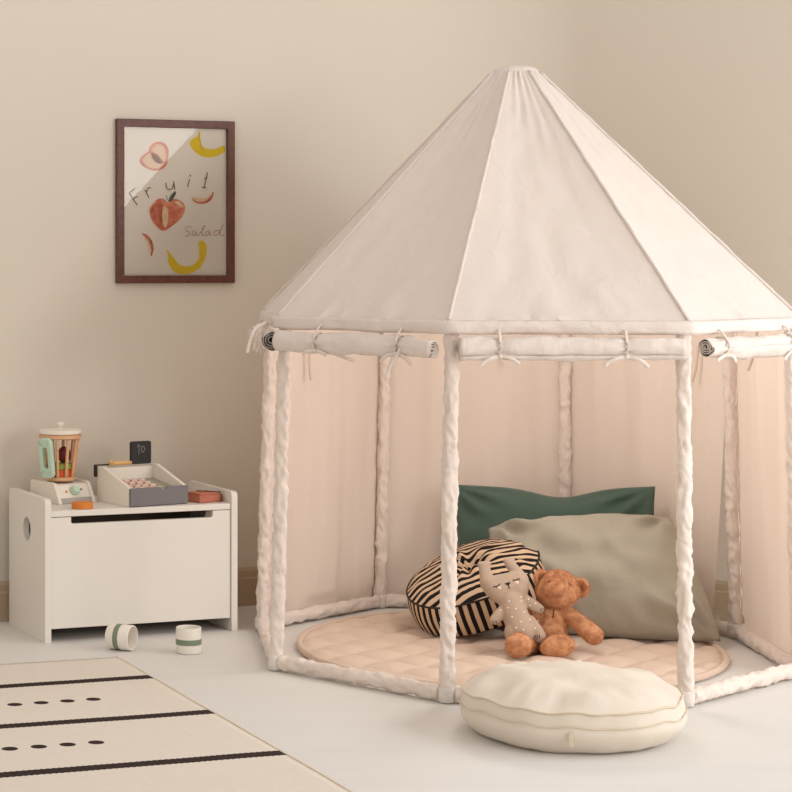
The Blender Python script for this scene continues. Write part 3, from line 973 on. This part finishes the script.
# dial on the sloped face
sl = Vector((0, .017, .029)).normalized(); sn = Vector((0, -sl.z, sl.y))
mid = Vector((bw*.5+.002, .0205, .0315))
def on_slope(dx, ds, dn): return mid+Vector((dx, 0, 0))+sl*ds+sn*dn
cog = []
for i in range(40):
    a = 2*pi*i/40; r = .0135 if (i % 4) in (0, 1) else .0118
    cog.append((r*cos(a), r*sin(a)))
Ms = Matrix.Translation(on_slope(0, 0, .001)) @ Matrix(((1, 0, 0), (0, sl.y, sn.y), (0, sl.z, sn.z))).to_4x4()
link('dial', merge(xf(plate(cog, (), .007), Ms), xf(shift(plate(circle(0, 0, .009, 24), (), .004), 0, 0, .007), Ms)), 'mint', tb_, False, bevel=.0008)
link('dot_mark', xf(shift(plate(circle(-.025, -.001, .0032, 16), (), .0012), 0, 0, -.0005), Ms), 'orange', tb_, False)
link('dot_mark', xf(shift(plate(circle(.022, .003, .0028, 16), (), .0012), 0, 0, -.0005), Ms), 'slate', tb_, False)
# the jug
jug = thing('toy_jug', '', '', (0, 0, 0))
del jug['label']; del jug['category']
jug.name = 'jug'; jug.parent = tb_; jug.location = (bw*.5-.004, .082, .0545)
R0, R1, JH = .038, .053, .123
link('jug_ring', shift(lathe([(.0, 0), (R0, 0), (R0+.003, .003), (R0+.003, .008), (R0, .0105), (0, .0105)], 40, False, False), 0, 0, 0), 'oak', jug, auto=40)
link('jug_ring', lathe([(R1-.009, JH-.012), (R1, JH-.012), (R1+.0035, JH-.010), (R1+.0035, JH-.002), (R1, JH), (R1-.009, JH), (R1-.009, JH-.012)], 40, False, False), 'oak', jug, auto=40)
for i in range(10):
    a = 2*pi*(i+.35)/10
    p0 = Vector(((R0-.003)*cos(a), (R0-.003)*sin(a), .008)); p1 = Vector(((R1-.0045)*cos(a), (R1-.0045)*sin(a), JH-.009))
    link('slat', tube(line(p0, p1, 8), .0042, 10), 'oak', jug)
link('lid', lathe([(0, JH+.0002), (R1+.001, JH+.0002), (R1+.0035, JH+.002), (R1+.0035, JH+.008), (R1+.0015, JH+.0115), (.02, JH+.0145), (.006, JH+.015), (.0055, JH+.018), (.0085, JH+.021), (.0105, JH+.025), (.0085, JH+.030), (.004, JH+.032), (.0005, JH+.032)], 44, False, False), 'white_toy', jug, auto=40)
hnd = plate(rrect(-.021, .021, 0, .108, .015, 8), [rrect(-.008, .007, .026, .082, .0072, 6)], .015)
ha = radians(202)-bl_rot
Mh = Matrix.Rotation(radians(232)-bl_rot, 4, 'Z') @ Matrix.Translation((R0+.004, .0, .010)) @ Matrix.Rotation(radians(7.5), 4, 'Y') @ Matrix(((0, 0, 1, 0), (1, 0, 0, 0), (0, 1, 0, 0), (0, 0, 0, 1)))
link('handle', xf(hnd, Mh), 'mint', jug, False, bevel=.004, seg=3)
jw = Vector((bw*.5-.004, .082, .0545))
def in_jug(x, y, z):
    q = jw+Vector((x, y, z)); b0 = on_bench(.080, .122)
    return b0+Vector((q.x*cos(bl_rot)-q.y*sin(bl_rot), q.x*sin(bl_rot)+q.y*cos(bl_rot), q.z))
def disc(name, label, mat, z, r, h, tilt=0):
    o = link(name, lathe([(0, 0), (r-.002, 0), (r, .002), (r, h-.002), (r-.002, h), (0, h)], 32, False, False), mat, auto=40)
    o.location = in_jug(.0, 0, z); o.rotation_euler = (tilt, 0, 0)
    return tag(o, label, 'toy fruit')
disc('toy_fruit_slice', 'orange-red wooden disc at the bottom of the toy blender jug', 'orange_red', .011, .0315, .019)
disc('toy_fruit_slice', 'leaf green wooden disc on the orange-red one in the toy blender jug', 'lime', .0303, .0335, .015)
bo_ = link('toy_berry', merge(ellipsoid((0, 0, .021), (.019, .018, .021), n=14), lathe([(.013, .036), (.010, .040), (.002, .043)], 14, True, True)), 'berry')
bo_.location = in_jug(.012, .0, .0455)
tag(bo_, 'dark red wooden berry on top of the discs in the toy blender jug', 'toy fruit')

# orange disc on the bench
od = link('toy_fruit_slice', lathe([(0, 0), (.0255, 0), (.0275, .0015), (.0275, .0145), (.0258, .0165), (0, .0165)], 40, False, False), 'orange', auto=40)
od.location = on_bench(.113, .036)
tag(od, 'round flat orange wooden disc on the bench in front of the toy blender', 'toy fruit')

# ------------------------------------------------------------------ toy cash register
rg_rot = BT+radians(10)
reg = thing('toy_cash_register', 'white toy cash register with grey drawer and small black screen on the bench', 'toy', on_bench(.235, .007), rg_rot)
rw, rd = .176, .172
rs = [(.010, .0), (rd, 0), (rd, .089), (rd-.004, .092), (rd-.030, .092), (rd-.037, .089), (.012, .050), (.010, .046)]
rp_ = plate(rs, (), .0105)
link('side_panel', xf(rp_, to_x), 'white_toy', reg, False, bevel=.0015)
link('side_panel', shift(xf(rp_, to_x), rw-.0105), 'white_toy', reg, False, bevel=.0015)
link('back_panel', box(.0108, rw-.0108, rd-.014, rd-.002, .002, .0865), 'white_toy', reg, False, bevel=.0012)
deck = plate([(.0115, .001), (rd-.0145, .001), (rd-.0145, .054), (.0115, .034)], (), rw-.0215)
link('deck', shift(xf(deck, to_x), .01075), 'greige', reg, False)
dn_o = [(0, 0), (rw, 0), (rw, .0468), (rw*.58+.0095, .0468)]+[(rw*.58+.0095*cos(a), .0468-.0075*sin(a)) for a in [pi*i/8 for i in range(1, 8)]]+[(rw*.58-.0095, .0468), (0, .0468)]
dr = link('drawer', shift(xf(plate(dn_o, (), .0095), to_y), 0, 0, .0015), 'slate', reg, False, bevel=.0015)
# key blocks with their printed faces
dk_s = Vector((0, rd-.026, .020)).normalized()
keys = 0
for r_ in range(4):
    for c_ in range(4):
        q = Vector((.0185+c_*.0235, .020+r_*.0275, .0)); q.z = .034+(q.y-.0115)/(rd-.026)*.020
        kb = link('key', box(q.x, q.x+.019, q.y, q.y+.020, q.z-.002, q.z+.0085), 'oak', reg, False, bevel=.0012)
        link('key_face', box(q.x+.0012, q.x+.0178, q.y+.0012, q.y+.0188, q.z+.0084, q.z+.0125), 'token_pink', kb, False, bevel=.0006)
        if (r_+c_) % 3 != 1:
            link('key_mark', xf(lathe([(0, 0), (.0034, 0), (.0034, .0006), (0, .0006)], 12, False, False), Matrix.Translation((q.x+.0095, q.y+.010, q.z+.0124))), ('berry', 'slate', 'p_rust')[(r_*2+c_) % 3], kb, False)
# golden rod lying across the top, and the dark scanner hook
scn = link('scanner_hook', merge(box(-.008, -.001, rd-.004, rd+.006, .064, .0955), box(-.008, .040, rd-.003, rd+.005, .0925, .0962)), 'dark', reg, False, bevel=.002)
link('card_rod', merge(tube(line((.032, rd-.012, .0975), (.100, rd-.008, .0975), 6), .0052, 10), ellipsoid((.036, rd-.014, .103), (.007, .006, .005), n=8)), 'oak2', reg)
scr = link('screen', shift(xf(plate(rrect(.098, .161, .0925, .153, .006), (), .009), to_y), 0, rd-.012, 0), 'dark', reg, False, bevel=.001)
def on_scr(x, y): return Vector((.098+.063*(x-445)/245, rd-.0124, .153-.0605*(y-72)/250))
def chalkline(pts): return tube(smooth_path([on_scr(*p) for p in pts], 4), .00085, 6, .0003, 900, 2)
link('chalk_writing', merge(chalkline([(516, 132), (530, 118), (541, 112), (539, 150), (536, 215)]), chalkline([(575, 128), (570, 160), (574, 192)]), chalkline([(574, 135), (592, 128), (605, 145), (603, 178), (588, 192), (574, 186)])), 'chalk', scr)

# ------------------------------------------------------------------ terracotta toy case
tc_ = thing('toy_case', 'small terracotta wooden block case at the right end of the bench', 'toy', on_bench(.438, .030), BT+radians(13))
link('case_body', box(0, .074, 0, .062, .0005, .0205), 'terracotta', tc_, False, bevel=.002)
link('case_lid', box(.002, .066, .002, .060, .0205, .0255), 'terracotta', tc_, False, bevel=.002)
link('strap', merge(tube([(.030, .058, .0262), (.048, .030, .0262), (.066, .001, .0262)], .0016, 8), tube([(.066, .001, .0262), (.068, -.001, .014), (.068, -.001, .002)], .0012, 8)), 'terracotta_dark', tc_)

# ------------------------------------------------------------------ cups on the floor
def cup_parts(root):
    h, R_ = .064, .0315
    outer = [(.0, 0), (R_-.004, 0), (R_-.001, .0015), (R_, .004), (R_, h-.002), (R_-.0012, h), (R_-.003, h), (R_-.004, h-.002), (R_-.004, .006), (0, .005)]
    link('cup_body', lathe(outer, 48, False, False), 'cup', root, auto=40)
    z0 = .022
    link('colour_band', lathe([(R_-.0005, z0), (R_+.0006, z0+.0003), (R_+.0006, z0+.0137), (R_-.0005, z0+.014)], 48, False, False), 'cup_green', root, auto=40)
c1 = thing('toy_cup', 'white cup with a green band standing upright on the floor', 'cup', (.281, 5.066, 0), 0, 'toy cups by the bench')
cup_parts(c1)
c2 = thing('toy_cup', 'white cup with a green band lying on its side before the bench', 'cup', (.087, 5.118, .0322), 0, 'toy cups by the bench')
c2.rotation_euler = (0, pi/2, 0)
for ch in list(c1.children):
    q = ch.copy(); C.objects.link(q); q.parent = c2
c2.rotation_euler = (Matrix.Rotation(radians(-28), 3, 'Z') @ Matrix.Rotation(pi/2, 3, 'Y')).to_euler()

# ------------------------------------------------------------------ rug
RU = Vector((.953, .303, 0)); RV = Vector((-.303, .953, 0)); R0_ = Vector((.294, 4.394, 0))
def rug_mat():
    m, nt, b = nodes('flatweave_rug'); L = nt.links
    tc = N(nt, 'ShaderNodeTexCoord'); sp = N(nt, 'ShaderNodeSeparateXYZ'); L.new(tc.outputs['Object'], sp.inputs[0])
    X, Y = sp.outputs['X'], sp.outputs['Y']
    zig = fn(nt, 'MULTIPLY', fn(nt, 'PINGPONG', X, .006), .55)
    nz = N(nt, 'ShaderNodeTexNoise'); nz.inputs['Scale'].default_value = 3; L.new(tc.outputs['Object'], nz.inputs['Vector'])
    Yw = fn(nt, 'ADD', fn(nt, 'ADD', Y, zig), fn(nt, 'MULTIPLY_ADD', nz.outputs['Fac'], .012, -.006))
    fr = fn(nt, 'FRACT', fn(nt, 'MULTIPLY_ADD', Yw, 1/.384, 20.5))         # .5 at a stripe's centre
    st = fn(nt, 'LESS_THAN', fn(nt, 'ABSOLUTE', fn(nt, 'SUBTRACT', fr, .5)), .0195/.384)
    st = fn(nt, 'MULTIPLY', st, fn(nt, 'LESS_THAN', X, .0))
    # rows of dots midway between stripes
    dy = fn(nt, 'MULTIPLY', fn(nt, 'SUBTRACT', fn(nt, 'FRACT', fn(nt, 'MULTIPLY_ADD', Y, 1/.384, 20.0)), .5), .384)
    dx = fn(nt, 'MULTIPLY', fn(nt, 'SUBTRACT', fn(nt, 'FRACT', fn(nt, 'MULTIPLY_ADD', X, 1/.0600, 40.0+.917)), .5), .0600)
    d = fn(nt, 'SQRT', fn(nt, 'ADD', fn(nt, 'MULTIPLY', dx, dx), fn(nt, 'MULTIPLY', dy, dy)))
    dt = fn(nt, 'LESS_THAN', d, .0165)
    dt = fn(nt, 'MULTIPLY', dt, fn(nt, 'LESS_THAN', X, fn(nt, 'MULTIPLY_ADD', fn(nt, 'GREATER_THAN', Y, 0.0), .123, -.298)))
    dt = fn(nt, 'MULTIPLY', dt, fn(nt, 'LESS_THAN', fn(nt, 'ABSOLUTE', Y), .384))
    f = fn(nt, 'MAXIMUM', st, dt)
    wv = N(nt, 'ShaderNodeTexNoise'); wv.inputs['Scale'].default_value = 1.0; wv.inputs['Detail'].default_value = 3; L.new(coords(nt, (60, 420, 60)), wv.inputs['Vector'])
    base = mix_col(nt, wv.outputs['Fac'], lin((208, 198, 185)), lin((232, 224, 212)))
    L.new(mix_col(nt, f, base, lin((58, 46, 44))), b.inputs['Base Color'])
    b.inputs['Roughness'].default_value = .95; b.inputs['Specular IOR Level'].default_value = .1
    bump(nt, b, wv.outputs['Fac'], .5, .002)
    return m
M['rug'] = rug_mat()
def rug():
    V, Fc = [], []
    nx_, ny_ = 60, 90
    x0, x1, y0, y1 = -1.25, .0, -1.5, .632
    for j in range(ny_+1):
        for i in range(nx_+1):
            u, v = i/nx_, j/ny_
            x = x0+(x1-x0)*u; y = y0+(y1-y0)*v
            x += noise.noise(Vector((y*5, 1, 2)))*.006*u; y += noise.noise(Vector((x*4, 6, 2)))*.004*v
            V.append((x, y, .0036+noise.noise(Vector((x*3, y*3, 0)))*.0008))
    for j in range(ny_):
        for i in range(nx_):
            q = j*(nx_+1)+i
            Fc.append([q, q+1, q+nx_+2, q+nx_+1])
    return V, Fc
ru = link('rug', rug(), 'rug')
sm = ru.modifiers.new('thickness', 'SOLIDIFY'); sm.thickness = .0025; sm.offset = -1
ru.location = R0_; ru.rotation_euler = (0, 0, atan2(RU.y, RU.x))
tag(ru, 'cream flatweave rug with dark stripes and rows of dots on the floor', 'rug')
edge = link('selvedge', tube([(0+noise.noise(Vector(((-1.5+2.13*i/90)*5, 1, 2)))*.006, -1.5+2.13*i/90, .0036) for i in range(91)], .0026, 8, .0008, 500, 5), fabric('rug_edge', (232, 220, 202), .04, 600, 30, .3, .002), ru)

# ------------------------------------------------------------------ framed poster on the left wall
def on_wall(u, v, off=0.0):
    o_ = Vector((0, 0, H)); d_ = P(u, v, 1.0)-o_
    t = (W0+WN*off-o_).dot(WN)/d_.dot(WN)
    p = o_+d_*t
    return (p-W0).dot(WD), p.z
FD = .016
sa, zt = on_wall(117.2, 118.2, FD); sb, zt2 = on_wall(235, 121.6, FD); _, zb = on_wall(116.4, 283.6, FD); _, zb2 = on_wall(234, 282.8, FD)
zt = (zt+zt2)/2; zb = (zb+zb2)/2
FW, FH = sb-sa, zt-zb
fr_root = thing('framed_poster', 'dark wood framed fruit poster hanging on the left wall above the bench', 'picture', W0+WD*sa+WN*.0005+Vector((0, 0, zb)), atan2(WD.y, WD.x))
# local: x along the wall, -y out of it, z up
fwid = .0215
fo = plate([(0, 0), (FW, 0), (FW, FH), (0, FH)], [[(fwid, fwid), (FW-fwid, fwid), (FW-fwid, FH-fwid), (fwid, FH-fwid)]], FD)
to_front = Matrix(((1, 0, 0, 0), (0, 0, -1, 0), (0, 1, 0, 0), (0, 0, 0, 1)))
link('frame', xf(fo, to_front), 'frame_wood', fr_root, False, bevel=.0012)
pap = link('poster', box(fwid-.004, FW-fwid+.004, -.0040, -.0022, fwid-.004, FH-fwid+.004), 'paper', fr_root, False)
link('glass_pane', ([(fwid-.003, -.0076, fwid-.003), (FW-fwid+.003, -.0076, fwid-.003), (FW-fwid+.003, -.0076, FH-fwid+.003), (fwid-.003, -.0076, FH-fwid+.003)], [[0, 1, 2, 3]]), 'glass', fr_root, False)
PY = -.0040
def A_(x, y): return (120+x/7.2, 125+y/7.2)
def B_(x, y): return (120+x/6.6, 190+y/6.6)
def lw(p):
    s, z = on_wall(*p, .005); return (s-sa, z-zb)
def blotch(pts, cv, lift, n=4):
    q = [lw(cv(*p)) for p in pts]
    q = smooth_path([(x, z, 0) for x, z in q+[q[0]]], n)[:-1]
    bm = bmesh.new()
    f = bm.faces.new([bm.verts.new((p.x, PY-lift, p.y)) for p in q])
    bmesh.ops.triangulate(bm, faces=[f], ngon_method='EAR_CLIP')
    bm.verts.index_update()
    r_ = [v.co.copy() for v in bm.verts], [[v.index for v in f.verts] for f in bm.faces]
    bm.free(); return r_
def stroke(pts, cv, w, lift, sm_=3):
    q = [lw(cv(*p)) for p in pts]
    q = [Vector((x, PY-lift, z)) for x, z in q]
    if len(q) > 2: q = smooth_path(q, sm_)
    V, Fc = [], []
    for i, p in enumerate(q):
        t = (q[min(i+1, len(q)-1)]-q[max(i-1, 0)]).normalized(); s = Vector((-t.z, 0, t.x))
        V += [p+s*w/2, p-s*w/2]
    for i in range(len(q)-1): Fc.append([2*i, 2*i+1, 2*i+3, 2*i+2])
    return V, Fc
def art(name, vf, mat): return link(name, vf, mat, pap, False)
art('printed_peach_half', blotch([(140, 250), (165, 215), (205, 190), (215, 155), (250, 125), (290, 120), (330, 140), (350, 190), (345, 240), (335, 290), (290, 322), (235, 328), (180, 305), (150, 280)], A_, .0003), 'p_orange')
art('printed_peach_flesh', merge(blotch([(162, 252), (185, 222), (215, 202), (228, 240), (260, 272), (308, 280), (280, 308), (235, 312), (190, 292)], A_, .0005), blotch([(232, 175), (255, 146), (290, 140), (320, 165), (330, 215), (322, 262), (300, 250), (275, 212), (240, 195)], A_, .0005)), 'p_cream')
art('printed_peach_stone', blotch([(225, 200), (258, 210), (288, 243), (304, 272), (276, 278), (240, 250)], A_, .0007), 'p_pit')
art('printed_banana', blotch([(565, 50), (580, 55), (572, 90), (578, 140), (610, 165), (660, 175), (710, 165), (745, 148), (758, 185), (720, 215), (660, 232), (600, 228), (555, 205), (515, 165), (503, 125), (530, 95), (560, 80)], A_, .0003), 'p_yellow')
art('printed_peach', blotch([(215, 90), (255, 58), (290, 60), (320, 84), (350, 60), (400, 70), (430, 110), (420, 160), (390, 200), (340, 240), (300, 268), (265, 262), (220, 220), (198, 170), (195, 125)], B_, .0003), 'p_orange')
art('printed_peach_shade', merge(blotch([(215, 100), (255, 80), (285, 95), (270, 140), (280, 200), (270, 250), (225, 210), (203, 150)], B_, .0005)), 'p_rust')
art('printed_peach_light', merge(blotch([(285, 110), (312, 120), (318, 190), (304, 245), (285, 230), (278, 160)], B_, .0007), blotch([(355, 72), (395, 78), (418, 110), (400, 112), (370, 90)], B_, .0007)), 'p_cream')
art('printed_leaf', merge(blotch([(318, 74), (335, 35), (365, 8), (368, 25), (350, 60), (330, 80)], B_, .0009), stroke([(305, 35), (309, 52), (316, 68)], B_, .0016, .0009)), 'p_leaf')
art('printed_slice', blotch([(468, 40), (490, 65), (530, 72), (570, 62), (600, 38), (610, 14), (620, 20), (604, 62), (572, 86), (530, 92), (488, 78)], B_, .0003), 'p_rust')
art('printed_slice_flesh', blotch([(480, 46), (520, 48), (560, 54), (596, 38), (572, 68), (530, 78), (498, 70)], B_, .0005), 'p_cream')
art('printed_slice', blotch([(140, 286), (168, 290), (202, 320), (222, 370), (215, 420), (208, 436), (202, 425), (208, 380), (186, 332), (150, 296)], B_, .0003), 'p_rust')
art('printed_slice_flesh', blotch([(150, 297), (184, 335), (206, 384), (203, 420), (190, 395), (182, 350)], B_, .0005), 'p_cream')
art('printed_banana', blotch([(300, 395), (315, 400), (345, 435), (365, 460), (390, 490), (430, 505), (480, 495), (515, 460), (525, 410), (518, 350), (535, 332), (565, 350), (573, 400), (560, 460), (525, 515), (470, 548), (410, 555), (360, 540), (328, 500), (318, 460), (320, 430)], B_, .0003), 'p_yellow')
W1 = .0029
let = [stroke([(65, 490), (95, 535), (125, 578)], A_, W1, .0011), stroke([(65, 492), (108, 455)], A_, W1, .0011), stroke([(92, 532), (128, 514)], A_, W1, .0011),
       stroke([(178, 465), (192, 492), (208, 522)], A_, W1, .0011), stroke([(190, 487), (203, 455), (222, 453)], A_, W1, .0011),
       stroke([(330, 415), (334, 450), (352, 466), (376, 455), (388, 420)], A_, W1, .0011), stroke([(386, 405), (394, 465)], A_, W1, .0011),
       stroke([(500, 390), (487, 448)], A_, W1, .0011), stroke([(503, 358), (508, 370)], A_, W1*1.3, .0011),
       stroke([(630, 340), (618, 390), (607, 448)], A_, W1, .0011), stroke([(588, 445), (604, 452), (622, 452)], A_, W1, .0011), stroke([(606, 386), (634, 380)], A_, W1*.8, .0011)]
art('lettering', merge(*let), 'ink_brown')
W2 = .0015
sal = [[(475, 245), (450, 240), (432, 255), (440, 270), (458, 282), (450, 300), (425, 305)], [(500, 268), (480, 275), (475, 295), (490, 300), (505, 275), (502, 298), (515, 300)],
       [(515, 300), (545, 265), (560, 235), (550, 240), (540, 275), (545, 300), (555, 297)], [(590, 270), (570, 275), (562, 295), (575, 302), (592, 275), (592, 298), (602, 298)],
       [(655, 268), (630, 270), (618, 290), (630, 302), (655, 282), (682, 226), (664, 264), (660, 298), (686, 298)]]
art('lettering', merge(*[stroke(s, B_, W2, .0011) for s in sal]), 'ink_red')

# ------------------------------------------------------------------ light
def mirror_pt(u, v, t):
    """where the line of sight goes after the picture glass, t metres on"""
    o_ = Vector((0, 0, H)); d_ = (P(u, v, 1.0)-o_).normalized()
    s = (W0+WN*.007-o_).dot(WN)/d_.dot(WN)
    q = o_+d_*s
    r_ = d_-2*d_.dot(WN)*WN
    return q, r_
SB_W, KEY_W, FILL_W = 46, 40, 6.4
KEY_AT = Vector((3.85, 1.95, 1.3)); AIM = Vector((1.0, 5.0, .55))
nl = (AIM-KEY_AT).normalized()
def hit(u, v):
    q, r_ = mirror_pt(u, v, 0)
    t = (KEY_AT-q).dot(nl)/r_.dot(nl)
    return q+r_*t
E1, E2, IN = hit(212, 129), hit(124, 243), hit(140, 150)
ex_ = (E2-E1).normalized(); ey_ = nl.cross(ex_).normalized()
if (IN-E1).dot(ey_) < 0: ey_ = -ey_
def area(name, loc, xa, zax, sx, sy, watt, col, shape='RECTANGLE'):
    ld = bpy.data.lights.new(name, 'AREA'); ld.shape = shape; ld.size = sx; ld.size_y = sy
    ld.energy = watt; ld.color = col
    o = bpy.data.objects.new(name, ld); C.objects.link(o)
    zax = Vector(zax).normalized(); xa = Vector(xa); xa = (xa-zax*xa.dot(zax)).normalized()
    o.matrix_world = Matrix.Translation(loc) @ Matrix((xa, zax.cross(xa), zax)).transposed().to_4x4()
    return o
# the small tilted softbox whose edge shows in the picture glass
area('tilted_softbox', (E1+E2)/2+ey_*.45+ex_*.05, ex_, -nl, 1.75, .9, SB_W, (1, .98, .95))
# the big soft window light from the right
KEY = Vector((3.5, 4.0, 1.35))
area('window_softbox', KEY, (0, 0, 1), KEY-Vector((1.0, 4.95, .7)), 1.7, 2.0, KEY_W, (.90, .955, 1))
# warm fill added inside the tent to brighten it; no lamp hangs there
pd = bpy.data.lights.new('tent_fill', 'POINT'); pd.energy = FILL_W; pd.color = (1, .965, .925); pd.shadow_soft_size = .12
po = bpy.data.objects.new('tent_fill', pd); C.objects.link(po); po.location = (1.10, 5.0, .87)

w = bpy.data.worlds.new('world'); SC.world = w; w.use_nodes = True
wn = w.node_tree
bg = wn.nodes['Background']; bg.inputs['Color'].default_value = (1, .915, .845, 1); bg.inputs['Strength'].default_value = .84

SC.view_settings.view_transform = 'Standard'
SC.view_settings.look = 'None'
SC.view_settings.exposure = 0
SC.view_settings.gamma = 1
